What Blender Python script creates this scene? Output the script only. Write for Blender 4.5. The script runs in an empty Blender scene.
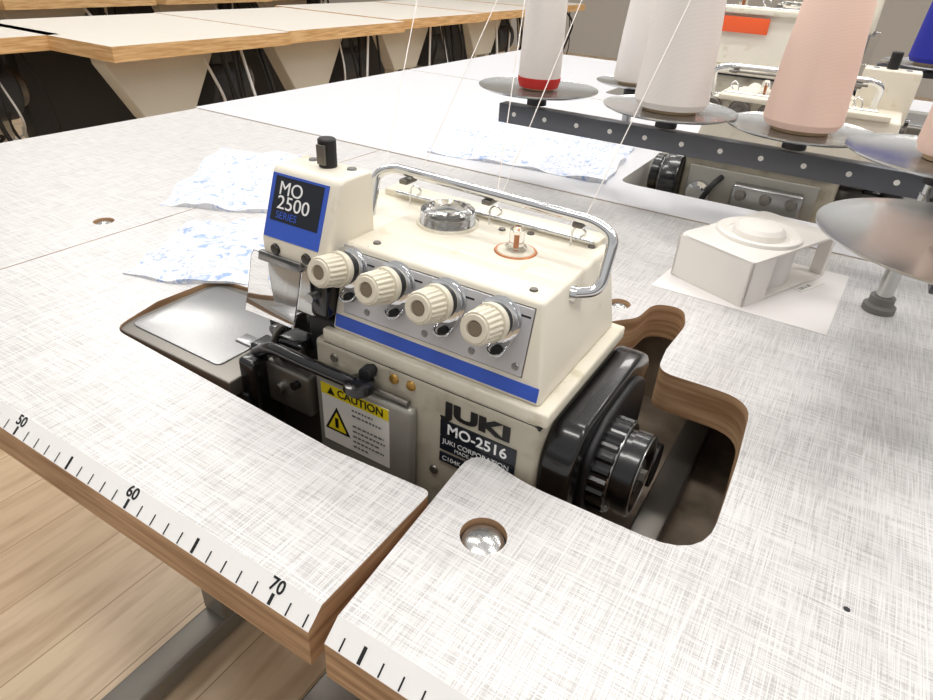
import bpy, bmesh, math, random
from mathutils import Matrix, Vector
random.seed(4)
COL=bpy.context.collection
W=Matrix.Translation((0,0,.75))@Matrix.Scale(.01,4)
T=Matrix.Identity(4)
CUR=None
# ---------------------------------------------------------------- materials
MATS={}
def srgb(c):
    return tuple(((x/255)/12.92 if x/255<=.04045 else ((x/255+.055)/1.055)**2.4) for x in c)+(1,)
def mat(name,c,rough=.5,metal=0,trans=0,emit=0,bump=None,dirt=None,spec=None,coat=0):
    m=bpy.data.materials.new(name);m.use_nodes=True;nt=m.node_tree;b=nt.nodes['Principled BSDF']
    b.inputs['Base Color'].default_value=srgb(c);b.inputs['Roughness'].default_value=rough
    b.inputs['Metallic'].default_value=metal;b.inputs['Transmission Weight'].default_value=trans
    b.inputs['Coat Weight'].default_value=coat
    if emit:
        b.inputs['Emission Color'].default_value=srgb(c);b.inputs['Emission Strength'].default_value=emit
    tc=nt.nodes.new('ShaderNodeTexCoord')
    if dirt:
        n=nt.nodes.new('ShaderNodeTexNoise');n.inputs['Scale'].default_value=dirt[0];n.inputs['Detail'].default_value=5
        nt.links.new(tc.outputs['Object'],n.inputs['Vector'])
        r=nt.nodes.new('ShaderNodeValToRGB');r.color_ramp.elements[0].position=dirt[2];r.color_ramp.elements[1].position=dirt[3]
        r.color_ramp.elements[0].color=srgb(c);r.color_ramp.elements[1].color=srgb(dirt[1])
        nt.links.new(n.outputs['Fac'],r.inputs['Fac']);nt.links.new(r.outputs['Color'],b.inputs['Base Color'])
    if bump:
        n=nt.nodes.new('ShaderNodeTexNoise');n.inputs['Scale'].default_value=bump[0]
        nt.links.new(tc.outputs['Object'],n.inputs['Vector'])
        bp=nt.nodes.new('ShaderNodeBump');bp.inputs['Strength'].default_value=bump[1];bp.inputs['Distance'].default_value=.001
        nt.links.new(n.outputs['Fac'],bp.inputs['Height']);nt.links.new(bp.outputs['Normal'],b.inputs['Normal'])
    MATS[name]=m;return m
def noise_lines(nt,tc,scale,lo,hi,detail=2):
    mp=nt.nodes.new('ShaderNodeMapping');mp.inputs['Scale'].default_value=scale
    nt.links.new(tc.outputs['Object'],mp.inputs['Vector'])
    n=nt.nodes.new('ShaderNodeTexNoise');n.inputs['Scale'].default_value=1;n.inputs['Detail'].default_value=detail
    nt.links.new(mp.outputs[0],n.inputs['Vector'])
    r=nt.nodes.new('ShaderNodeMapRange');r.inputs['From Min'].default_value=lo;r.inputs['From Max'].default_value=hi
    nt.links.new(n.outputs['Fac'],r.inputs['Value']);return r.outputs[0]
def mathn(nt,op,a,b):
    m=nt.nodes.new('ShaderNodeMath');m.operation=op
    for i,x in enumerate((a,b)):
        if isinstance(x,(int,float)): m.inputs[i].default_value=x
        else: nt.links.new(x,m.inputs[i])
    return m.outputs[0]
def mixc(nt,fac,a,b):
    m=nt.nodes.new('ShaderNodeMix');m.data_type='RGBA'
    nt.links.new(fac,m.inputs[0])
    for i,x in ((6,a),(7,b)):
        if isinstance(x,tuple): m.inputs[i].default_value=x
        else: nt.links.new(x,m.inputs[i])
    return m.outputs[2]
def base(name,rough):
    m=bpy.data.materials.new(name);m.use_nodes=True;nt=m.node_tree;b=nt.nodes['Principled BSDF'];b.inputs['Roughness'].default_value=rough
    tc=nt.nodes.new('ShaderNodeTexCoord');MATS[name]=m;return m,nt,b,tc
# laminate with woven hatch: thin pale and dark strands in both directions
m,nt,b,tc=base('laminate_hatch',.3)
d1=noise_lines(nt,tc,(1700,48,1),.48,.70,0);d2=noise_lines(nt,tc,(48,1700,1),.48,.70,0)
dk=mathn(nt,'MINIMUM',mathn(nt,'ADD',d1,d2),1.0)
w1=noise_lines(nt,tc,(1900,40,5),.48,.68,0);w2=noise_lines(nt,tc,(40,1900,5),.48,.68,0)
wh=mathn(nt,'MULTIPLY',mathn(nt,'MAXIMUM',w1,w2),.8)
c1=mixc(nt,dk,srgb((203,200,199)),srgb((172,169,168)))
nt.links.new(mixc(nt,wh,c1,srgb((219,217,216))),b.inputs['Base Color'])
# plywood
m,nt,b,tc=base('plywood',.6)
l1=noise_lines(nt,tc,(14,14,260),.35,.65,4)
nt.links.new(mixc(nt,l1,srgb((150,114,82)),srgb((194,158,122))),b.inputs['Base Color'])
m,nt,b,tc=base('plywood_light',.55)
l1=noise_lines(nt,tc,(14,14,200),.35,.65,4)
nt.links.new(mixc(nt,l1,srgb((196,150,96)),srgb((228,190,138))),b.inputs['Base Color'])
# floor
m,nt,b,tc=base('oak_floor',.4)
bk=nt.nodes.new('ShaderNodeTexBrick');bk.inputs['Scale'].default_value=1
bk.inputs['Brick Width'].default_value=.9;bk.inputs['Row Height'].default_value=.13;bk.inputs['Mortar Size'].default_value=.0012
bk.inputs['Color1'].default_value=srgb((222,200,170));bk.inputs['Color2'].default_value=srgb((200,174,142));bk.inputs['Mortar'].default_value=srgb((164,136,106))
mp=nt.nodes.new('ShaderNodeMapping');mp.inputs['Rotation'].default_value=(0,0,math.radians(90))
nt.links.new(tc.outputs['Object'],mp.inputs['Vector']);nt.links.new(mp.outputs[0],bk.inputs['Vector'])
g=noise_lines(nt,tc,(34,4,1),.45,.8,7)
nt.links.new(mixc(nt,g,bk.outputs['Color'],srgb((168,136,104))),b.inputs['Base Color'])
# toile fabric
m,nt,b,tc=base('toile_fabric',.9)
n=nt.nodes.new('ShaderNodeTexNoise');n.inputs['Scale'].default_value=62;n.inputs['Detail'].default_value=6;n.inputs['Roughness'].default_value=.72;n.inputs['Distortion'].default_value=2
nt.links.new(tc.outputs['Object'],n.inputs['Vector'])
r=nt.nodes.new('ShaderNodeMapRange');r.inputs['From Min'].default_value=.52;r.inputs['From Max'].default_value=.61;nt.links.new(n.outputs['Fac'],r.inputs['Value'])
nt.links.new(mixc(nt,r.outputs[0],srgb((218,219,223)),srgb((148,170,212))),b.inputs['Base Color'])
# threads
def thread_mat(name,c,c2):
    m,nt,b,tc=base(name,.7)
    w=nt.nodes.new('ShaderNodeTexWave');w.wave_type='BANDS';w.bands_direction='Z';w.inputs['Scale'].default_value=300;w.inputs['Distortion'].default_value=1.2
    nt.links.new(tc.outputs['Object'],w.inputs['Vector'])
    nt.links.new(mixc(nt,w.outputs['Fac'],srgb(c2),srgb(c)),b.inputs['Base Color'])
thread_mat('thread_white',(240,234,230),(222,214,208));thread_mat('thread_pink',(242,214,200),(230,194,178))
thread_mat('thread_red',(205,40,30),(150,20,20));thread_mat('thread_blue',(30,40,170),(20,25,120))
mat('laminate_white',(216,216,220),.28)
mat('bench_cream',(222,215,204),.35)
mat('cream',(229,222,206),.34,dirt=(60,(196,182,150),.62,.85))
mat('cream_side',(223,216,198),.36,dirt=(80,(186,172,140),.58,.85))
mat('beige',(176,169,152),.4,dirt=(50,(134,124,104),.5,.8))
mat('cover_metal',(164,162,154),.34,.4)
mat('grey_plate',(192,191,194),.34,.3)
mat('knob',(218,211,193),.42);mat('knob_tip',(120,108,92),.5)
mat('blue',(52,88,190),.4);mat('navy',(22,28,38),.3)
mat('black_gloss',(12,12,14),.24,coat=.3);mat('black_matte',(22,22,24),.5)
mat('chrome',(218,219,221),.09,1);mat('steel',(166,166,166),.3,1,bump=(300,.1));mat('mirror_steel',(196,196,194),.18,1)
mat('dull_steel',(126,122,116),.4,.8);mat('disc_steel',(196,196,194),.2,.9);mat('dark_bar',(96,98,104),.34,.6)
mat('leg_grey',(132,128,120),.4,.4)
mat('clear_plastic',(245,245,245),.05,0,trans=1);mat('copper',(196,128,84),.35,.8);mat('brass',(190,150,80),.35,.8)
mat('guard_plastic',(250,250,250),.03,0,trans=1)
mat('ruler_white',(230,228,226),.45);mat('ink',(14,14,16),.5);mat('white_ink',(240,240,240),.5)
mat('yellow',(234,212,34),.45);mat('label_white',(236,234,228),.45);mat('paper',(234,230,228),.7)
mat('white_plastic',(236,232,226),.38);mat('grey_print',(110,110,110),.6)
mat('orange',(232,92,40),.45);mat('cardboard',(186,164,134),.8)
mat('leg_paint',(206,202,190),.45);mat('motor_dark',(52,54,58),.5);mat('cable_black',(22,22,24),.55);mat('cable_white',(225,225,225),.5)
mat('wall',(205,200,192),.8);mat('lamp',(255,252,247),.5,emit=7);mat('rubber',(120,118,114),.7);mat('pan_dark',(160,144,126),.45,.1,dirt=(20,(100,88,76),.4,.7))
# ---------------------------------------------------------------- builders
def group(name,loc):
    global CUR
    e=bpy.data.objects.new(name,None);COL.objects.link(e);e.location=W@(T@Vector(loc));e.empty_display_size=.02;CUR=e;return e
def attach(o):
    if CUR is not None:
        o.parent=CUR;o.matrix_parent_inverse=Matrix.Translation(-CUR.location)
def addmesh(name,bm,mats,smooth=True,angle=32):
    bmesh.ops.recalc_face_normals(bm,faces=bm.faces)
    bm.transform(W@T)
    me=bpy.data.meshes.new(name);bm.to_mesh(me);bm.free()
    for x in (mats if isinstance(mats,(list,tuple)) else [mats]): me.materials.append(MATS[x])
    if smooth:
        me.polygons.foreach_set('use_smooth',[True]*len(me.polygons));me.set_sharp_from_angle(angle=math.radians(angle))
    o=bpy.data.objects.new(name,me);COL.objects.link(o);attach(o);return o
def bev(bm,r,seg=3):
    if r>0:
        es=[e for e in bm.edges if len(e.link_faces)==2 and e.calc_face_angle(0)>.5]
        bmesh.ops.bevel(bm,geom=es,offset=r,segments=seg,profile=.5,affect='EDGES',clamp_overlap=True)
def hexa(name,b4,t4,m,bevel=.1,seg=3):
    bm=bmesh.new();v=[bm.verts.new(p) for p in list(b4)+list(t4)]
    for f in ((3,2,1,0),(4,5,6,7),(0,1,5,4),(1,2,6,5),(2,3,7,6),(3,0,4,7)): bm.faces.new([v[i] for i in f])
    bmesh.ops.recalc_face_normals(bm,faces=bm.faces);bev(bm,bevel,seg);return addmesh(name,bm,m)
def box(name,x0,x1,y0,y1,z0,z1,m,bevel=.1,seg=3):
    return hexa(name,[(x0,y0,z0),(x1,y0,z0),(x1,y1,z0),(x0,y1,z0)],[(x0,y0,z1),(x1,y0,z1),(x1,y1,z1),(x0,y1,z1)],m,bevel,seg)
def prism(name,poly,axis,a0,a1,m,bevel=.1,seg=3):
    bm=bmesh.new()
    def P(p,a):
        q=list(p);q.insert(axis,a);return q
    A=[bm.verts.new(P(p,a0)) for p in poly];B=[bm.verts.new(P(p,a1)) for p in poly];n=len(poly)
    bm.faces.new(A);bm.faces.new(B[::-1])
    for i in range(n): bm.faces.new([A[i],A[(i+1)%n],B[(i+1)%n],B[i]])
    bmesh.ops.recalc_face_normals(bm,faces=bm.faces);bev(bm,bevel,seg);return addmesh(name,bm,m)
def basis(d):
    d=Vector(d).normalized();a=Vector((0,0,1)) if abs(d.z)<.9 else Vector((1,0,0))
    u=d.cross(a).normalized();return d,u,d.cross(u)
def lathe(name,o,d,prof,m,seg=32,ridge=0,rr=(0,99)):
    d,u,v=basis(d);o=Vector(o);bm=bmesh.new();rings=[]
    for t,r in prof:
        if r<1e-5: rings.append([bm.verts.new(o+d*t)])
        else:
            k=[]
            for i in range(seg):
                R=r*(1-ridge*((i//2)%2)) if (ridge and rr[0]<=t<=rr[1]) else r
                a=2*math.pi*i/seg;k.append(bm.verts.new(o+d*t+(u*math.cos(a)+v*math.sin(a))*R))
            rings.append(k)
    for A,B in zip(rings,rings[1:]):
        if len(A)==1 and len(B)==1: continue
        for i in range(seg):
            j=(i+1)%seg
            if len(A)==1: bm.faces.new([A[0],B[j],B[i]])
            elif len(B)==1: bm.faces.new([A[i],A[j],B[0]])
            else: bm.faces.new([A[i],A[j],B[j],B[i]])
    for k in (rings[0],rings[-1]):
        if len(k)>1 and prof[0]!=prof[-1]: bm.faces.new(k)
    return addmesh(name,bm,m)
def cyl(name,p0,p1,r,m,r1=None,seg=24,ch=.0):
    p0=Vector(p0);p1=Vector(p1);L=(p1-p0).length;r1=r if r1 is None else r1
    pr=[(0,0),(0,r-ch),(ch,r),(L-ch,r1),(L,r1-ch),(L,0)] if ch else [(0,0),(0,r),(L,r1),(L,0)]
    return lathe(name,p0,p1-p0,pr,m,seg)
def fillet(pts,rad,n=6):
    pts=[Vector(p) for p in pts];out=[pts[0]]
    for i in range(1,len(pts)-1):
        a,b,c=pts[i-1],pts[i],pts[i+1];d1=(a-b);d2=(c-b);r=min(rad,d1.length*.45,d2.length*.45)
        s=b+d1.normalized()*r;e=b+d2.normalized()*r
        for k in range(n+1):
            t=k/n;out.append((1-t)**2*s+2*t*(1-t)*b+t*t*e)
    out.append(pts[-1]);return out
def tube(name,pts,r,m,rad=1.0,res=6):
    c=bpy.data.curves.new(name,'CURVE');c.dimensions='3D';c.bevel_depth=r*.01*T.to_scale()[0];c.bevel_resolution=res;c.use_fill_caps=True
    P=fillet(pts,rad) if len(pts)>2 else [Vector(p) for p in pts]
    s=c.splines.new('POLY');s.points.add(len(P)-1)
    for i,p in enumerate(P): q=W@(T@p);s.points[i].co=(q.x,q.y,q.z,1)
    s.use_smooth=True
    c.materials.append(MATS[m]);o=bpy.data.objects.new(name,c);COL.objects.link(o);attach(o);return o
def text(name,body,org,xd,yd,size,m,align='LEFT',bold=0,sx=1):
    c=bpy.data.curves.new(name,'FONT');c.body=body;c.size=1;c.align_x=align;c.align_y='CENTER';c.extrude=.01;c.offset=bold
    c.materials.append(MATS[m]);o=bpy.data.objects.new(name,c);COL.objects.link(o)
    xd=Vector(xd).normalized();yd=Vector(yd).normalized();zd=xd.cross(yd)
    R=Matrix((xd,yd,zd)).transposed().to_4x4()
    M=W@T@Matrix.Translation(org)@R@Matrix.Diagonal((size*sx,size,size,1))
    attach(o);o.matrix_basis=M
    return o
def plate(name,outer,holes,z0,z1,mats):
    bm=bmesh.new();loops=[]
    for lp in [outer]+holes:
        vs=[bm.verts.new((x,y,z1)) for x,y in lp];es=[bm.edges.new((vs[i],vs[(i+1)%len(vs)])) for i in range(len(vs))];loops.append((vs,es))
    bmesh.ops.triangle_fill(bm,use_beauty=True,use_dissolve=False,edges=[e for l in loops for e in l[1]])
    top=list(bm.faces)
    dup={}
    for vs,_ in loops:
        for v in vs: dup[v]=bm.verts.new((v.co.x,v.co.y,z0))
    for f in top:
        f.material_index=0;nf=bm.faces.new([dup[v] for v in f.verts][::-1]);nf.material_index=1
    for vs,_ in loops:
        n=len(vs)
        for i in range(n):
            f=bm.faces.new([vs[i],vs[(i+1)%n],dup[vs[(i+1)%n]],dup[vs[i]]]);f.material_index=1
    return addmesh(name,bm,mats,angle=25)
def circ(x,y,r,n=36): return [(x+r*math.cos(2*math.pi*i/n),y+r*math.sin(2*math.pi*i/n)) for i in range(n)]
def smooth_poly(pts,rads):
    out=[];n=len(pts)
    for i,p in enumerate(pts):
        r=rads.get(i,0)
        if r<=0: out.append(p);continue
        a=Vector(pts[i-1]);b=Vector(p);c=Vector(pts[(i+1)%n]);d1=a-b;d2=c-b;rr=min(r,d1.length*.49,d2.length*.49)
        s=b+d1.normalized()*rr;e=b+d2.normalized()*rr
        for k in range(7):
            t=k/6;q=(1-t)**2*s+2*t*(1-t)*b+t*t*e;out.append((q.x,q.y))
    return out
# ---------------------------------------------------------------- room
def solo(fn,*a,**k):
    global CUR
    CUR=None;return fn(*a,**k)
solo(box,'floor',-700,500,-300,800,-80,-75,'oak_floor',0)
solo(box,'wall_back',-700,500,800,812,-75,195,'wall',0)
solo(box,'wall_left',-712,-700,-300,800,-75,195,'wall',0)
# ---------------------------------------------------------------- main table
group('sewing_table',(60,29,-3))
left=[(-8,0),(29.5,0),(29.5,58.4),(-8,58.4)]
def recess(x,y,r):
    lathe('bolt_recess',(x,y,-.55),(0,0,1),[(0,0),(0,r),(.03,r),(.05,0)],'black_matte',36)
    lathe('bolt_cap',(x,y,-.5),(0,0,1),[(0,0),(0,r*.93),(.14,r*.9),(.32,r*.65),(.42,r*.3),(.45,0)],'disc_steel',36)
plate('top_left_leaf',left,[circ(26,20.3,.95)],-3,0,['laminate_hatch','plywood'])
pts=[(29.62,0),(72.35,0),(72.4,8.1),(66,7.7),(60,8.0),(45.0,8.7),(43.9,13),(44.2,18.2),(49,18.9),(56,19.5),(57,27),(72,28.3),(73.7,31.6),(75.0,33),(75.3,36.4),(77.6,37),(78.5,34.2),(78.3,29.7),(78.6,26.5),(84.9,26.6),(85.3,20),(85.5,11.5),(76,11.4),(72.5,12.3),(73.25,0),(125,0),(125,58.4),(29.62,58.4)]
rads={2:.5,5:1.2,7:1.6,12:1,13:.8,14:1.5,15:1.5,16:1,18:1.2,19:2.2,21:3.0,22:1.4,23:2.2}
plate('top_main',smooth_poly(pts,rads),[circ(76.1,7.1,1.15),circ(73.0,34.6,.85)],-3,0,['laminate_hatch','plywood'])
recess(26,20.3,.95);recess(76.1,7.1,1.15);recess(73.0,34.6,.85)
for nm,xa,xb in (('front_nosing_left',-8,29.5),('front_nosing_mid',29.62,72.35),('front_nosing_right',73.25,125)):
    prism(nm,[(0,0),(-.95,-.82),(-1.0,-3),(0,-3)],0,xa,xb,'plywood',0)
    n=Vector((0,-.82,.95)).normalized()*.03
    hexa('ruler_tape',[(xa,0,0),(xb,0,0),(xb,-.93,-.8),(xa,-.93,-.8)],[(xa,n.y,n.z),(xb,n.y,n.z),(xb,-.93+n.y,-.8+n.z),(xa,-.93+n.y,-.8+n.z)],'ruler_white',0)
bm=bmesh.new()
up=Vector((0,.93,.8)).normalized();nn=Vector((0,-.8,.93)).normalized()
def mark(x,w,s0,s1):
    o=Vector((x,-.93,-.8))+nn*.045
    v=[bm.verts.new(o+Vector((dx,0,0))+up*s) for dx,s in ((-w,s0),(w,s0),(w,s1),(-w,s1))]
    bm.faces.new(v)
for x in range(-7,125):
    if x==73: continue
    if x%5==0: mark(x,.09,.05,.55 if x%10==0 else .78)
    else: mark(x,.04,.05,.62)
addmesh('ruler_marks',bm,'ink',False)
for x in range(0,121,10):
    text('ruler_number',str(x),Vector((x,-.93,-.8))+nn*.045+up*.88,(1,0,0),up,.82,'ink','CENTER',.02)
lathe('scuff_mark',(91.5,12.5,0),(0,0,1),[(0,0),(0,.16),(.012,.1),(.012,0)],'black_matte',7)
box('oil_pan_floor',43,88,6.5,38,-10.5,-10,'pan_dark',0)
box('oil_pan_wall_front',43,88,6.3,6.6,-10,-3.05,'pan_dark',0)
box('oil_pan_wall_back',43,88,38,38.3,-10,-3.05,'pan_dark',0)
box('oil_pan_wall_left',42.7,43,6.3,38.3,-10,-3.05,'pan_dark',0)
box('oil_pan_wall_right',88,88.3,6.3,38.3,-10,-3.05,'pan_dark',0)
box('support_rail',80.5,82.5,7,37.9,-9.9,-8.2,'dull_steel',.2)
def legs(x,y0,y1,floorz=-75):
    ym=(y0+y1)/2
    box('leg_post',x-2.5,x+2.5,ym-4,ym+4,floorz+5,-6,'leg_grey',.5)
    box('leg_foot',x-2.5,x+2.5,y0+3,y1-3,floorz+1,floorz+5,'leg_grey',.6)
    box('leg_head',x-3,x+3,y0+6,y1-6,-7,-3.05,'leg_grey',.4)
    for yy in (y0+6,y1-6): cyl('foot_pad',(x,yy,floorz),(x,yy,floorz+1.2),2.2,'rubber')
legs(20,2,56);legs(108,2,56)
box('cross_bar',20,108,33,37,-62,-58,'leg_grey',.4)
box('treadle',42,66,16,34,-70,-68.6,'dull_steel',.6)
# ---------------------------------------------------------------- overlock machine
def slab_on(name,x0,x1,z0,z1,off,th,m,bev_=.06):
    n=Vector((0,-.974,.225))
    def P(x,z,o): return Vector((x,12.5+(z-4.2)*.2308,z))+n*o
    return hexa(name,[P(x0,z0,off),P(x1,z0,off),P(x1,z1,off),P(x0,z1,off)],[P(x0,z0,off+th),P(x1,z0,off+th),P(x1,z1,off+th),P(x0,z1,off+th)],m,bev_)
def machine(name,labels=True):
    group(name,(68,18,0))
    box('lower_body',61.0,76.3,12,23.2,-9.98,3.4,'beige',.35)
    box('lower_body_left',56.5,61.2,12.6,22,-9.98,.2,'dull_steel',.3)
    box('looper_cover',61.4,68.8,11.35,12.1,-6.5,1.5,'cover_metal',.35)
    cyl('cover_hinge',(61.6,11.6,1.75),(68.4,11.6,1.75),.22,'dull_steel')
    box('base_flange',61.6,76.6,12.15,23.6,3.3,4.15,'cream_side',.15)
    box('flange_gap_line',61.7,76.3,12.1,23.5,3.12,3.32,'black_matte',0)  # thin black strip drawn for the dark gap line under the flange
    hexa('tension_cover',[(62.1,12.5,4.15),(75.9,12.5,4.15),(75.9,23.2,4.15),(62.1,23.2,4.15)],[(62.4,13.7,9.4),(75.0,13.7,9.4),(75.0,22.9,9.4),(62.4,22.9,9.4)],'cream',.22,4)
    slab_on('blue_stripe',62.35,75.7,4.4,5.15,-.02,.06,'blue',0)
    slab_on('tension_plate',62.9,74.6,5.45,9.0,-.02,.14,'grey_plate',.05)
    slab_on('tension_plate_tab',62.3,63.1,7.2,9.3,0,.16,'grey_plate',.05)
    slab_on('plate_shadow_gap',62.85,74.65,5.4,9.05,-.03,.05,'dull_steel',0)
    n=Vector((0,-.974,.225));
    for i,x in enumerate((63.15,66.4,69.65,72.9)):
        z=8.15-.03*i;o=Vector((x,12.5+(z-4.2)*.2308,z))+n*.1
        lathe('tension_disc_%d'%i,o,n,[(0,0),(0,1.12),(.08,1.2),(.16,1.05),(.22,.7),(.34,.7),(.38,1.05),(.46,1.18),(.54,1.05),(.56,0)],'chrome',36)
        lathe('tension_collar_%d'%i,o,n,[(.5,0),(.5,.9),(.62,.95),(.95,.95),(1.0,.85),(1.0,0)],'black_matte',32)
        lathe('knob_%d'%i,o,n,[(.95,0),(.95,.96),(1.05,1.02),(1.4,1.0),(1.42,.86),(1.5,.85)],'knob',48)
        lathe('knob_grip_%d'%i,o,n,[(1.48,0),(1.48,.92),(2.6,.87),(2.72,.8),(2.72,0)],'knob',80,.09,(1.47,2.61))
        lathe('knob_ring_%d'%i,o,n,[(2.71,0),(2.71,.72),(2.8,.68),(2.8,.44),(2.72,.42),(2.72,0)],'knob',32)
        lathe('knob_tip_%d'%i,o,n,[(2.7,0),(2.7,.4),(2.74,.36),(2.74,0)],'knob_tip',24)
        p=Vector((x+.2,12.5+(6.3-4.2)*.2308,6.5))+n*.1
        tube('thread_hook_%d'%i,[p+Vector((-.45,0,.3)),p+Vector((-.45,-.5,.05)),p+Vector((0,-.65,-.1)),p+Vector((.45,-.5,.05)),p+Vector((.45,0,.3))],.08,'chrome',.2)
        lathe('hook_boss_%d'%i,p+Vector((0,0,-.05)),n,[(0,0),(0,.3),(.35,.28),(.35,0)],'black_matte',18)
        slab_on('thread_slot_%d'%i,x+.9,x+1.6,8.5,8.6,.1,.03,'black_matte',0)
    for x in (64.6,68.6,71.6,74.2):
        z=5.9;o=Vector((x,12.5+(z-4.2)*.2308,z))+n*.1
        lathe('plate_screw',o,n,[(0,0),(0,.22),(.08,.18),(.1,0)],'steel',16)
    box('arm_rear',57.8,62.6,15.8,23.2,3.0,9.3,'cream',.35)
    box('rear_ridge',58.8,74.4,22.0,23.6,9.2,9.75,'cream_side',.12)
    cyl('rear_rail',(60,21.8,9.75),(74.2,21.8,9.75),.14,'chrome')
    prism('head_housing',[(12.1,7.9),(12.1,9.0),(13.5,12.7),(13.9,12.9),(16.3,12.9),(16.3,7.9)],0,57.4,62.5,'cream',.2)
    u=Vector((0,1.4,3.7)).normalized();nh=Vector((0,-3.7,1.4)).normalized()
    def hb(nm,x0,x1,s0,s1,off,th,m):
        P=lambda x,s,o:Vector((x,12.1,9.0))+u*s+nh*o
        hexa(nm,[P(x0,s0,off),P(x1,s0,off),P(x1,s1,off),P(x0,s1,off)],[P(x0,s0,off+th),P(x1,s0,off+th),P(x1,s1,off+th),P(x0,s1,off+th)],m,0)
    hb('badge_blue',57.6,61.8,.1,3.75,-.02,.07,'blue');hb('badge_dark',57.9,61.5,1.1,3.62,.05,.02,'navy')
    if labels:
        text('badge_text_top','MO',Vector((58.25,12.1,9.0))+u*2.95+nh*.08,(1,0,0),u,1.08,'white_ink',sx=1.05)
        text('badge_text_mid','2500',Vector((58.25,12.1,9.0))+u*2.15+nh*.08,(1,0,0),u,1.08,'white_ink',sx=1.15)
        text('badge_text_low','SERIES',Vector((58.3,12.1,9.0))+u*1.45+nh*.08,(1,0,0),u,.58,'blue')
    for x in (58.5,60.9): lathe('head_screw',(x,12.1,8.45),(0,-1,0),[(0,0),(0,.34),(.15,.3),(.17,0)],'black_gloss',20)
    cyl('head_post',(60.1,15.2,12.85),(60.1,15.2,14.5),.52,'black_matte',ch=.08);
    box('head_post_slot',59.8,60.4,14.6,14.75,13.1,14.2,'dull_steel',.03)
    for x in (58.6,61.5): lathe('head_top_screw',(x,15.6,12.88),(0,0,1),[(0,0),(0,.3),(.12,.25),(.12,0)],'steel',16)
    prism('face_guard',[(12.0,7.9),(11.75,7.7),(11.45,6.6),(11.0,5.2),(10.7,4.5),(10.6,4.54),(10.88,5.24),(11.33,6.64),(11.63,7.78),(11.9,8.05)],0,56.8,60.8,'guard_plastic',.03)
    box('face_guard_mount',57.2,60.5,11.9,12.2,7.5,8.1,'steel',.05)
    box('face_plate',57.6,61.0,12.2,13.6,4.6,7.9,'mirror_steel',.15)
    cyl('needle_bar',(59.6,14.2,1.0),(59.6,14.2,8.2),.35,'steel');cyl('presser_bar',(61.2,14.6,1.0),(61.2,14.6,8.2),.42,'dull_steel')
    box('needle_clamp',58.9,60.4,13.5,14.9,2.6,3.9,'black_gloss',.2);box('presser_block',60.0,62.4,12.6,15.2,1.8,4.6,'black_matte',.3)
    box('take_up_block',60.9,62.2,12.0,13.5,4.9,7.4,'black_gloss',.25);cyl('take_up_pin',(61.5,11.4,6.4),(61.5,13,6.4),.3,'steel')
    box('upper_looper_holder',58.0,60.2,11.6,13.4,.6,2.6,'black_gloss',.35)
    tube('looper_arm',[(56.6,11.2,1.0),(58.4,10.9,2.3),(61.0,10.7,2.4),(65.3,10.7,2.4)],.42,'black_gloss',1.2)
    lathe('lever_pad',(65.6,10.7,2.05),(0,0,1),[(0,0),(0,.8),(.2,.95),(.6,.9),(.7,.6),(.72,0)],'black_gloss',28)
    tube('lever_link',[(57.2,12.5,.4),(57.6,11.6,1.4),(58.2,11.8,3.2),(59.4,12.2,4.2)],.22,'dull_steel',.5)
    box('presser_foot',54.6,58.6,12.3,13.9,-.2,.55,'black_gloss',.2);box('presser_foot_toe',52.9,54.8,12.5,13.6,-.25,.1,'steel',.1)
    box('chain_guard',56.2,57.6,9.9,11.4,-3.0,1.2,'black_gloss',.3);box('feed_housing',57.4,61.2,11.0,12.8,-2.2,.9,'dull_steel',.25)
    cyl('adjust_screw',(58.8,10.6,-.6),(58.8,11.2,-.6),.35,'steel');cyl('adjust_screw_b',(60.3,10.6,.2),(60.3,11.2,.2),.28,'black_gloss')
    box('knife_bracket',55.0,57.0,13.8,16.8,-.4,2.4,'black_gloss',.3);cyl('knife_bolt',(55.9,13.4,1.4),(55.9,14.2,1.4),.4,'steel')
    lathe('front_knob',(65.6,12.0,2.9),(0,-1,0),[(0,0),(0,.3),(.3,.3),(.3,.45),(.85,.42),(.9,0)],'black_matte',20)
    for x in (67.1,68.3): lathe('brass_screw',(x,12.0,2.75),(0,-1,0),[(0,0),(0,.33),(.12,.28),(.14,.16),(.14,0)],'brass',20)
    for x,z in ((70,-2.6),(75.4,-3.0),(62.6,2.5)): lathe('body_screw',(x,12.0,z),(0,-1,0),[(0,0),(0,.3),(.12,.25),(.13,0)],'dull_steel',20)
    prism('cloth_plate',smooth_poly([(44.5,9.0),(56.4,8.9),(56.4,18.9),(49.5,18.65),(44.5,18.1)],{0:1.1,4:1.4,3:.6}),2,-1.4,-.16,'dull_steel',.12)
    prism('cloth_plate_lid',smooth_poly([(45.1,9.9),(54.4,9.8),(54.4,17.9),(45.1,17.6)],{0:.8,3:1.0,1:.5,2:.5}),2,-.2,-.06,'steel',.05)
    prism('cloth_plate_base',smooth_poly([(45.2,9.8),(56.9,9.7),(56.9,17.8),(45.2,17.4)],{0:1.0,3:1.2}),2,-9.98,-1.4,'black_matte',.1)
    if labels:
        box('caution_label',62.0,67.2,11.3,11.36,-3.5,.95,'label_white',0)
        box('caution_header',62.0,67.2,11.28,11.31,.15,.95,'yellow',0)
        text('caution_text','CAUTION',(63.3,11.27,.55),(1,0,0),(0,0,1),.78,'ink',bold=.02)
        prism('caution_header_triangle',[(62.5,.28),(63.1,.28),(62.8,.82)],1,11.26,11.28,'ink',0)
        prism('caution_triangle',[(62.15,-2.5),(64.15,-2.5),(63.15,-.6)],1,11.27,11.3,'ink',0)
        prism('caution_triangle_fill',[(62.42,-2.35),(63.88,-2.35),(63.15,-.95)],1,11.25,11.27,'yellow',0)
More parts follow.
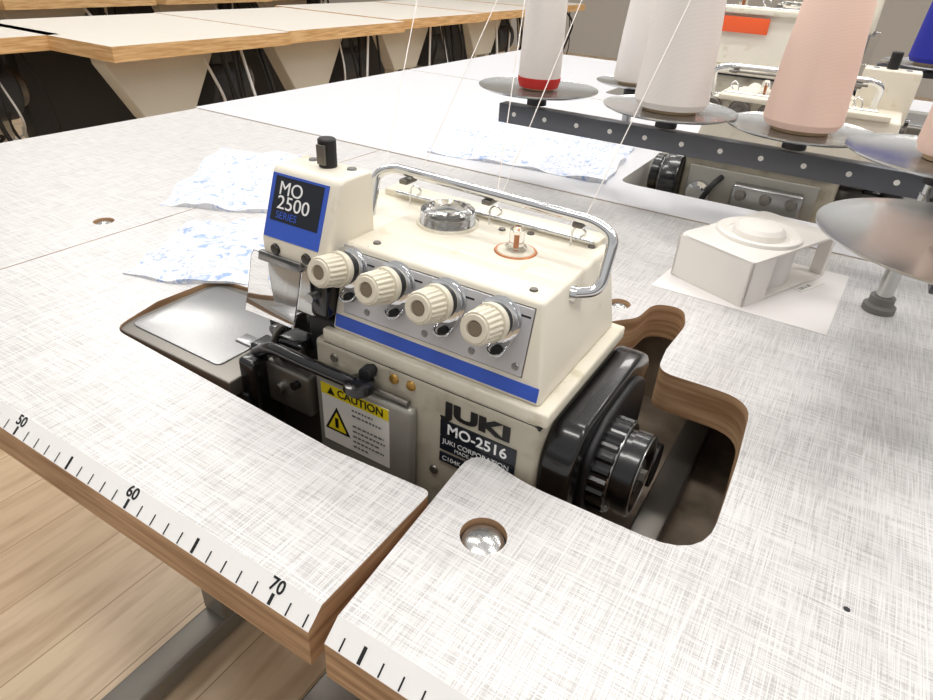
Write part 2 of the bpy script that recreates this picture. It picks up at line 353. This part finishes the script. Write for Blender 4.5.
        box('caution_triangle_glyph',63.02,63.28,11.23,11.25,-2.15,-1.4,'ink',0)
        bm=bmesh.new()
        for r,(a,b_) in enumerate([(64.4,66.0),(64.4,66.7),(64.4,64.4),(64.4,66.8),(64.4,66.9),(64.4,66.5),(64.4,66.8),(64.4,65.6)]):
            z=-.25-r*.4
            x=a
            while x<b_:
                w=random.uniform(.12,.34);v=[bm.verts.new(p) for p in ((x,11.28,z-.07),(min(x+w,b_),11.28,z-.07),(min(x+w,b_),11.28,z+.07),(x,11.28,z+.07))];bm.faces.new(v);x+=w+.08
        addmesh('caution_lines',bm,'grey_print',False)
        text('maker_text','JUKI',(70.6,11.96,2.15),(1,0,0),(0,0,1),1.3,'ink',bold=.05,sx=1.72)
        box('model_plate',70.4,75.2,11.9,12.0,.35,1.4,'navy',0);text('model_text','MO-2516',(70.85,11.88,.88),(1,0,0),(0,0,1),.98,'white_ink',bold=.015)
        box('corp_plate',70.4,75.2,11.9,12.0,-.7,.25,'navy',0);text('corp_text','JUKI CORPORATION',(70.6,11.88,-.02),(1,0,0),(0,0,1),.46,'white_ink')
        text('corp_text_b','MADE IN JAPAN',(71.4,11.88,-.44),(1,0,0),(0,0,1),.36,'white_ink')
        box('class_plate',70.4,72.3,11.9,12.0,-1.6,-.95,'navy',0);text('class_text','C104K',(70.6,11.88,-1.28),(1,0,0),(0,0,1),.45,'white_ink')
        box('motor_plate',75.3,76.0,11.9,12.0,-1.2,-.6,'navy',0)
    lathe('oil_window_base',(65.4,19.8,9.4),(0,0,1),[(0,0),(0,1.95),(.12,1.9),(.14,0)],'cream_side',40)
    lathe('oil_window',(65.4,19.8,9.55),(0,0,1),[(0,0),(0,1.75),(.75,1.68),(.9,1.5),(.95,1.2),(.75,1.0),(.7,0)],'clear_plastic',40)
    lathe('oil_window_ring',(65.4,19.8,9.55),(0,0,1),[(0,.9),(.25,.9),(.25,.7),(0,.7),(0,.9)],'steel',32)
    for i in range(6):
        a=i*math.pi/3;x=65.4+1.35*math.cos(a);y=19.8+1.35*math.sin(a);box('oil_window_rib',x-.08,x+.08,y-.08,y+.08,9.56,10.0,'grey_plate',0)
    lathe('sight_ring',(70.8,18.6,9.4),(0,0,1),[(0,0),(0,1.25),(.06,1.2),(.07,0)],'copper',40)
    lathe('sight_ring_inner',(70.8,18.6,9.46),(0,0,1),[(0,0),(0,1.08),(.05,1.04),(.05,0)],'cream_side',40)
    lathe('sight_glass',(70.8,18.6,9.5),(0,0,1),[(0,0),(0,.62),(.2,.62),(.25,.45),(1.2,.42),(1.4,.2),(1.42,0)],'clear_plastic',24)
    cyl('sight_core',(70.8,18.6,9.5),(70.8,18.6,10.4),.1,'copper')
    for x,y in ((66.5,21.3),(68.6,21.0),(70.3,21.5),(64.0,14.6),(73.9,14.7),(74.1,21.9)): lathe('top_screw',(x,y,9.4),(0,0,1),[(0,0),(0,.24),(.1,.2),(.1,0)],'dull_steel',16)
    for x in (61.5,67.5,73.0):
        tube('thread_eyelet',[(x,21.3,9.4),(x,21.3,10.4),(x+.5,21.1,10.8),(x+.9,21.3,10.4),(x+.5,21.4,10.0)],.07,'chrome',.3)
    tube('handle',[(60.6,18.2,9.2),(60.4,19.2,11.7),(61.4,19.7,12.1),(74.9,19.4,11.9),(76.2,19.1,11.5),(76.25,18.0,8.7),(74.9,17.0,8.6)],.31,'chrome',1.1,8)
    lathe('handle_foot',(75.3,17.1,8.6),(-1,-.3,0),[(0,0),(0,.5),(.3,.5),(.4,0)],'chrome',20)
    tube('handle_inner_rail',[(61.6,20.2,11.7),(74.6,19.9,11.5)],.13,'dull_steel')
    for x in (62.4,68.3,74.0): box('handle_clip',x-.3,x+.3,19.2,20.4,11.35,11.65,'dull_steel',.08)
    prism('drive_housing',smooth_poly([(12.4,-9.9),(12.4,1.4),(13.6,2.9),(23.6,2.9),(25.9,1.2),(25.9,-9.9)],{1:.8,2:.8,3:1.4,4:1.4}),0,76.3,78.2,'black_gloss',.3)
    prism('drive_housing_step',smooth_poly([(14.0,-6),(14.0,1.0),(16,2.2),(21.6,2.2),(24.2,.6),(24.2,-6)],{1:.8,2:1,3:1.4,4:1.4}),0,78.1,78.6,'black_matte',.2)
    hw=(78.3,17.1,-1.3)
    lathe('handwheel',hw,(1,0,0),[(0,0),(0,2.2),(.2,2.6),(.3,2.9),(1.25,2.9),(1.35,2.75),(1.4,2.4),(1.7,2.38),(1.72,2.55),(2.5,2.55),(2.6,2.45),(2.6,2.15),(2.3,1.9),(2.25,1.1),(2.5,1.0),(2.5,0)],'black_gloss',96,.05,(.29,1.26))
    lathe('handwheel_rim',hw,(1,0,0),[(2.52,2.46),(2.64,2.42),(2.65,2.24),(2.56,2.18),(2.52,2.46)],'steel',64)
    lathe('handwheel_rim_inner',hw,(1,0,0),[(1.3,2.78),(1.38,2.74),(1.39,2.5),(1.3,2.5),(1.3,2.78)],'steel',64)
    cyl('handwheel_bolt',(80.6,17.1,-1.3),(81.1,17.1,-1.3),.42,'dull_steel',seg=6)
    cyl('drive_shaft',(76.6,24.2,-6),(80.5,24.2,-6),1.6,'black_matte')
machine('overlock_sewing_machine')
def place(cx,cy,s,rot=180,dz=0):
    return Matrix.Translation((cx,cy,dz))@Matrix.Rotation(math.radians(rot),4,'Z')@Matrix.Scale(s,4)@Matrix.Translation((-68,-18,0))
T=place(77,78,1.15)
machine('overlock_sewing_machine',False)
for i in range(3):
    x=74.9-2.8*i
    lathe('rear_dial_%d'%i,(x,23.1,8.3),(0,1,0),[(0,0),(0,1.05),(.3,1.1),(.5,.9),(.5,.5),(.9,.45),(.9,0)],'dull_steel',28)
box('rear_panel',62.5,75.5,23.5,23.8,-3,2.4,'cover_metal',.1)
box('rear_casting',63.5,70.5,23.8,25.4,-4,1.6,'steel',.4)
for x in (64.5,67,69.5): lathe('rear_bolt',(x,25.4,.6),(0,1,0),[(0,0),(0,.6),(.5,.5),(.5,0)],'dull_steel',20)
tube('rear_hose',[(72,23.8,1.6),(72.4,25.6,1.2),(73.6,25.8,-1.5),(74.6,24.6,-4)],.3,'cable_black',1)
lathe('rear_flange',(74.0,23.8,-.4),(0,1,0),[(0,0),(0,1.3),(.5,1.25),(.6,.8),(1.2,.75),(1.2,0)],'chrome',28)
T=place(62,142,1.8)
machine('overlock_sewing_machine',False)
box('maker_label',66.8,74.0,23.4,23.6,7.4,8.9,'orange',.03)
T=Matrix.Identity(4)
# ---------------------------------------------------------------- other benches
def bench(x0,x1,y0,y1,topm='bench_cream',axis='Y',edge='plywood_light',motor=True,holes=[]):
    group('sewing_table',((x0+x1)/2,(y0+y1)/2,-3))
    plate('top',[(x0,y0),(x1,y0),(x1,y1),(x0,y1)],holes,-3.6,0,[topm,edge])
    xm=(x0+x1)/2;ym=(y0+y1)/2
    if axis=='Y':
        xf=x1-12
        for ya,yb in ((y0+4,y0+38),):
            c=(ya+yb)/2
            prism('leg_bracket',[(ya,-3.7),(yb,-3.7),(yb,-6),(c+8,-21),(c-8,-21),(ya,-6)],0,xf-5,xf+1,'leg_paint',.4)
            for s in (-1,1): box('leg_post',xf-5,xf,c+s*6-1.6,c+s*6+1.6,-70,-20.8,'leg_paint',.4)
            box('leg_foot',x0+6,x1-6,c-8,c+8,-74,-70,'leg_paint',.6)
            for xx in (x0+10,x1-10): cyl('foot_pad',(xx,c,-75),(xx,c,-73.8),2.2,'rubber')
        yy=y1-8
        box('leg_post',xm-4,xm+4,yy-2.5,yy+2.5,-70,-3.7,'leg_paint',.5)
        box('leg_foot',x0+6,x1-6,yy-3,yy+3,-74,-70,'leg_paint',.6)
        for xx in (x0+10,x1-10): cyl('foot_pad',(xx,yy,-75),(xx,yy,-73.8),2.2,'rubber')
        box('cross_bar',xm-2,xm+2,y0+9,y1-9,-58,-53,'leg_paint',.3)
        if motor:
            cyl('motor_body',(xm+14,ym+8,-15),(xm+14,ym+23,-15),8,'motor_dark',ch=1);box('motor_mount',xm+6,xm+20,ym+9,ym+19,-9,-3.7,'motor_dark',.4)
            cyl('motor_pulley',(xm+14,ym+23,-15),(xm+14,ym+26,-15),5,'dull_steel',ch=.5)
            box('rear_beam',x0+4,x0+10,y0+4,y1-4,-36,-4,'motor_dark',.4)
            box('treadle',xm+2,xm+28,ym-14,ym+14,-69,-67.5,'motor_dark',.5);cyl('treadle_rod',(xm+18,ym+12,-68),(xm+14,ym+12,-22),.6,'steel')
            rnd=random.Random(int(y0)+7)
            for k in range(8):
                yy=y0+34+k*(y1-y0-38)/8
                xo=x1-rnd.uniform(5,14)
                tube('cable',[(xo,yy,-3.8),(xo+rnd.uniform(0,5),yy+rnd.uniform(-4,6),-8-rnd.uniform(2,20)),(xo-4,yy+rnd.uniform(4,10),-26-rnd.uniform(0,20)),(xm+14,ym+14,-30),(xm+12,ym+14,-18)],rnd.choice((.3,.45,.6)),'cable_white' if k%4==0 else 'cable_black',6,3)
    else:
        for xx in (x0+14,x1-14):
            box('leg_post',xx-3,xx+3,ym-4,ym+4,-70,-7,'leg_paint',.5);box('leg_foot',xx-3.5,xx+3.5,y0+4,y1-4,-74,-70,'leg_paint',.6)
            for yy in (y0+8,y1-8): cyl('foot_pad',(xx,yy,-75),(xx,yy,-73.8),2.2,'rubber')
            box('leg_head',xx-3,xx+3,y0+6,y1-6,-7,-3.65,'leg_paint',.4)
hole2=smooth_poly([(61,67),(104.5,67),(104.5,88.5),(61,88.5)],{0:2,1:2,2:2,3:2})
hole3=smooth_poly([(36,126),(105,126),(105,160),(36,160)],{0:2,1:2,2:2,3:2})
bench(-9,125,58.9,118,'laminate_white','X','label_white',False,[hole2])
box('oil_pan',58,106,66,90.5,-12.5,-12,'pan_dark',0)
bench(-9,150,118.6,177,'laminate_white','X','label_white',False,[hole3])
box('oil_pan',34,107,124,162,-19,-18.3,'pan_dark',0)
bench(-168,-103,30,92);bench(-141,-76,88.5,148);bench(-143,-78,149,211);bench(-150,-84,214,282);bench(-152,-86,285,350);bench(-160,-90,354,420)
bench(-270,-205,60,125);bench(-270,-205,130,195);bench(-270,-205,200,265);bench(-275,-210,270,335)
# ---------------------------------------------------------------- fabric
def cloth(name,quad,z,n=48,amp=.35,seed=0,mt='toile_fabric'):
    global CUR
    CUR=None
    rnd=random.Random(seed);ph=[rnd.uniform(0,6.28) for _ in range(8)]
    bm=bmesh.new();g=[];q=[Vector((x,y,0)) for x,y in quad]
    for i in range(n+1):
        r=[]
        for j in range(n+1):
            u=i/n;v=j/n
            p=(q[0]*(1-u)+q[1]*u)*(1-v)+(q[3]*(1-u)+q[2]*u)*v
            p.x+=math.sin(v*9+ph[0])*.35*(1-abs(2*u-1))+math.sin(v*17+ph[1])*.15+.3*math.sin(u*11+ph[2]);p.y+=.4*math.sin(u*8+ph[3])
            h=amp*(math.sin(u*9+v*4+ph[4])+math.sin(v*13-u*5+ph[5])+.6*math.sin(u*23+v*17+ph[6])+1.0)
            p.z=z+.05+max(0,h)*.5
            r.append(bm.verts.new(p))
        g.append(r)
    for i in range(n):
        for j in range(n): bm.faces.new([g[i][j],g[i+1][j],g[i+1][j+1],g[i][j+1]])
    edge=[e for e in bm.edges if len(e.link_faces)==1]
    r=bmesh.ops.extrude_edge_only(bm,edges=edge)
    for v in r['geom']:
        if isinstance(v,bmesh.types.BMVert): v.co.z=z+.01
    return addmesh(name,bm,mt,angle=60)
cloth('fabric_scrap',[(38.2,13.9),(49.4,19.9),(39.5,32.0),(33.0,24.4)],.0,seed=1,amp=.3)
cloth('fabric_scrap',[(26.2,26.0),(38.6,32.8),(30,49.5),(14.0,44.8)],.0,seed=2,amp=.5)
cloth('fabric_scrap',[(35,62),(60,65),(57,84),(29,86)],.0,seed=3,amp=.6)
# ---------------------------------------------------------------- thread stands
def disc(x,y,z,r=6.7):
    lathe('spool_disc',(x,y,z),(0,0,1),[(0,0),(0,r*.3),(.1,r*.92),(.35,r),(.45,r),(.25,r*.9),(.16,r*.3),(.16,0)],'disc_steel',64)
    cyl('spool_pin',(x,y,z-1.6),(x,y,z+9),.28,'steel')
    lathe('disc_nut',(x,y,z-1.5),(0,0,1),[(0,0),(0,1.1),(.7,1.1),(1.0,.7),(1.5,.7),(1.5,0)],'black_matte',24)
group('thread_stand',(70,57,0))
BZ=9.2
prism('bar',[(57.0,BZ-1.4),(58.6,BZ-1.4),(58.6,BZ-.1),(57.0,BZ-.1)],0,48.5,104,'dark_bar',.1)
prism('bar_flange',[(56.9,BZ-2.2),(57.1,BZ-2.2),(57.1,BZ-.1),(56.9,BZ-.1)],0,48.5,104,'dark_bar',.04)
for i in range(14):
    x=50.5+i*3.9; lathe('bar_hole',(x,56.9,BZ-1.1),(0,-1,0),[(0,0),(0,.26),(.02,.26),(.02,0)],'label_white',16)
DS=[(52.8,57.8,10.9),(67.9,57.4,10.9),(80.3,57.6,10.9),(97,57.6,10.9)]
for x,y,z in DS: disc(x,y,z)
cyl('stand_post',(103,60.9,0),(103,60.9,40),.8,'steel');box('post_clamp',101.8,104.2,57.8,62.2,BZ-2,BZ+.3,'dark_bar',.2);lathe('post_foot',(103,60.9,0),(0,0,1),[(0,0),(0,2.2),(.8,2.0),(1.2,1.1),(1.2,0)],'dull_steel',24)
group('thread_stand',(91,40,0))
cyl('stand_post',(91.2,46.9,0),(91.2,46.9,58),.5,'disc_steel');lathe('post_foot',(91.2,46.9,0),(0,0,1),[(0,0),(0,1.25),(.5,1.25),(.7,.95),(1.3,.95),(1.3,0)],'rubber',28)
cyl('post_sleeve',(91.2,46.9,1.2),(91.2,46.9,9.9),.62,'disc_steel')
prism('arm',[(91.0,9.9),(92.6,9.9),(92.6,10.4),(91.0,10.4)],1,26,50,'dark_bar',.08)
disc(92.1,29.5,11.4,7.4);disc(91.3,44.0,12.9,6.7)
cyl('arm_spacer',(91.6,44,10.3),(91.3,44,11.6),.5,'dark_bar')
cyl('guide_mast_bar',(45,47,58.3),(99,47,58.3),.5,'steel')
group('thread_stand',(53,91,0))
cyl('stand_post',(53,91,0),(53,91,6.2),.7,'steel');lathe('post_foot',(53,91,0),(0,0,1),[(0,0),(0,1.6),(.5,1.5),(.9,.9),(.9,0)],'rubber',28);disc(53,91,7.8,5.5)
def cone(x,y,z,r0,r1,h,m,band=None):
    group('thread_cone',(x,y,z))
    lathe('cone_core',(x,y,z),(0,0,1),[(0,0),(0,r0*.72),(.5,r0*.72),(h+.7,r1*.72),(h+.7,r1*.5),(h+.2,r1*.5),(h+.2,0)],'cardboard',32)
    lathe('yarn',(x,y,z),(0,0,1),[(.35,r0*.6),(.4,r0*.9),(1.0,r0),(h*.5,(r0+r1)/2+.08),(h-.5,r1),(h,r1*.9),(h,r1*.5)],m,48)
    if band: lathe('yarn_base',(x,y,z),(0,0,1),[(.2,r0*.6),(.25,r0*.93),(1.1,r0*1.03),(1.3,r0*1.01),(1.3,r0*.6)],band,48)
cone(52.8,57.8,11.1,2.35,1.9,16,'thread_white','thread_red')
cone(67.9,57.4,11.1,3.7,2.6,17,'thread_white')
cone(80.3,57.6,11.1,3.5,2.75,12.0,'thread_pink')
cone(97,57.6,11.1,3.3,2.4,15,'thread_pink')
cone(53,91,8.0,3.0,2.1,14,'thread_white')
cone(92.4,29.5,11.6,2.0,1.6,12,'thread_pink');cone(91.3,44,13.1,2.4,1.9,12,'thread_pink')
group('thread_stand',(100,112,0))
cyl('stand_post',(112,114,0),(112,114,14),.8,'steel');prism('bar',[(111.4,11.5),(112.6,11.5),(112.6,12.6),(111.4,12.6)],0,84,120,'dark_bar',.1)
for x in (91,108): disc(x,112,12.8)
cone(91,112,13.0,3.4,2.6,13,'thread_blue');cone(108,112,13.0,3.3,2.4,14,'thread_white')
def yarn(P,Q):
    P=Vector(P);Q=Vector(Q);E=P+(Q-P)*((58.3-P.z)/(Q.z-P.z))
    tube('thread',[P,E],.035,'thread_white',res=2)
group('running_threads',(66,20,10))
yarn((60.8,19.6,12.2),(52.2,35,20.3));yarn((61.9,21.2,10.7),(59.4,35,20.8));yarn((67.9,21.2,10.7),(61.7,35,21));yarn((68.0,21.2,10.7),(66.1,35,21.3));yarn((73.5,21.2,10.7),(73.5,35,21.8))
for i,x in enumerate((63.15,66.4,69.65,72.9)): tube('thread',[(x+.8,13.9,9.5),(x+1.0,12.9,7.4),(x+.6,12.9,6.6)],.016,'thread_white',.4,2)
# ---------------------------------------------------------------- tape dispenser and paper
CUR=None
hexa('paper_sheet',[(74,39.6,.01),(88,39.3,.01),(88.6,53,.01),(75,53,.01)],[(74,39.6,.04),(88,39.3,.04),(88.6,53,.04),(75,53,.04)],'paper',0)
cu,su=.40,.9165
T=Matrix.Translation((81.5,39.9,.05))@Matrix(((cu,-su,0,0),(su,cu,0,0),(0,0,1,0),(0,0,0,1)))
group('elastic_tape_dispenser',(6,4,0))
H=4.0
prism('bottom_plate',smooth_poly([(0,0),(12.5,0),(12.5,7.4),(0,7.4)],{0:.4,1:.6,2:1,3:1}),2,0,.22,'white_plastic',.05)
prism('top_plate',smooth_poly([(0,0),(12.5,0),(12.5,7.4),(0,7.4)],{0:.4,1:.6,2:1,3:1}),2,H-.25,H,'white_plastic',.06)
box('side_wall',0,.25,0,7.4,.1,H-.1,'white_plastic',.04);box('back_wall',0,12.5,7.15,7.4,.1,H-.1,'white_plastic',.04)
box('front_wall_part',0,3.2,0,.25,.1,H-.1,'white_plastic',.04);box('end_post',12.0,12.5,0,1.2,.1,H-.1,'white_plastic',.08)
lathe('tape_roll',(6.6,3.8,.22),(0,0,1),[(0,1.3),(0,3.2),(3.3,3.2),(3.3,1.3),(0,1.3)],'paper',48)
lathe('top_ring',(6.0,3.7,H),(0,0,1),[(-.02,2.6),(-.02,3.6),(.3,3.55),(.4,3.3),(.15,2.7),(-.02,2.6)],'white_plastic',48)
lathe('top_dome',(6.0,3.7,H),(0,0,1),[(-.02,0),(-.02,2.2),(.5,2.15),(.85,1.8),(1.0,1.0),(1.05,0)],'white_plastic',48)
box('info_label',7.5,11.2,-.9,-.1,-.03,.02,'label_white',0);text('info_text','2.0 x 10',(7.8,-.5,.05),(1,0,0),(0,1,0),.5,'grey_print')
T=Matrix.Identity(4)
# ---------------------------------------------------------------- lamps
for i,(x,y) in enumerate([(-60,60),(-60,260),(60,130),(60,330),(60,-40),(-220,160),(200,60),(200,260)]):
    CUR=None
    group('ceiling_lamp',(x,y,190))
    box('diffuser',x-60,x+60,y-9,y+9,186,187.5,'lamp',.3);box('housing',x-62,x+62,y-11,y+11,187.5,191,'label_white',.5)
    cyl('hanger',(x,y,191),(x,y,215),.5,'steel')
    l=bpy.data.lights.new('lamp_light','AREA');l.shape='RECTANGLE';l.size=1.2;l.size_y=.2;l.energy=10;l.color=(1,.975,.94)
    o=bpy.data.objects.new('lamp_light',l);COL.objects.link(o);attach(o);o.matrix_basis=Matrix.Translation((x*.01,y*.01,.75+1.85))
w=bpy.data.worlds.new('room_light');bpy.context.scene.world=w;w.use_nodes=True;nt=w.node_tree
bg=nt.nodes['Background'];tc=nt.nodes.new('ShaderNodeTexCoord');sp=nt.nodes.new('ShaderNodeSeparateXYZ')
nt.links.new(tc.outputs['Generated'],sp.inputs[0])
cr=nt.nodes.new('ShaderNodeValToRGB');nt.links.new(sp.outputs['Z'],cr.inputs[0])
e=cr.color_ramp.elements;e[0].position=0;e[0].color=(.28,.265,.25,1);e[1].position=1;e[1].color=(.95,.93,.91,1)
for p,c in ((.18,(.46,.45,.43,1)),(.3,(.95,.94,.92,1)),(.5,(.68,.67,.66,1))):
    q=e.new(p);q.color=c
nt.links.new(cr.outputs[0],bg.inputs[0]);bg.inputs[1].default_value=.77
try: bpy.context.scene.view_settings.view_transform='Standard'
except Exception: pass
# ---------------------------------------------------------------- camera
R=((0.8509,0.3128,-0.4221),(0.5229,-0.4266,0.7379),(0.0507,-0.8486,-0.5266))
CUR=None
cam=bpy.data.cameras.new('camera');o=bpy.data.objects.new('camera',cam);COL.objects.link(o);bpy.context.scene.camera=o
cam.sensor_width=36;cam.lens=640/933*36;cam.clip_start=.01
o.matrix_world=Matrix.Translation((.8558,-.1218,.9867))@Matrix(((R[0][0],-R[0][1],-R[0][2]),(R[1][0],-R[1][1],-R[1][2]),(R[2][0],-R[2][1],-R[2][2]))).to_4x4()
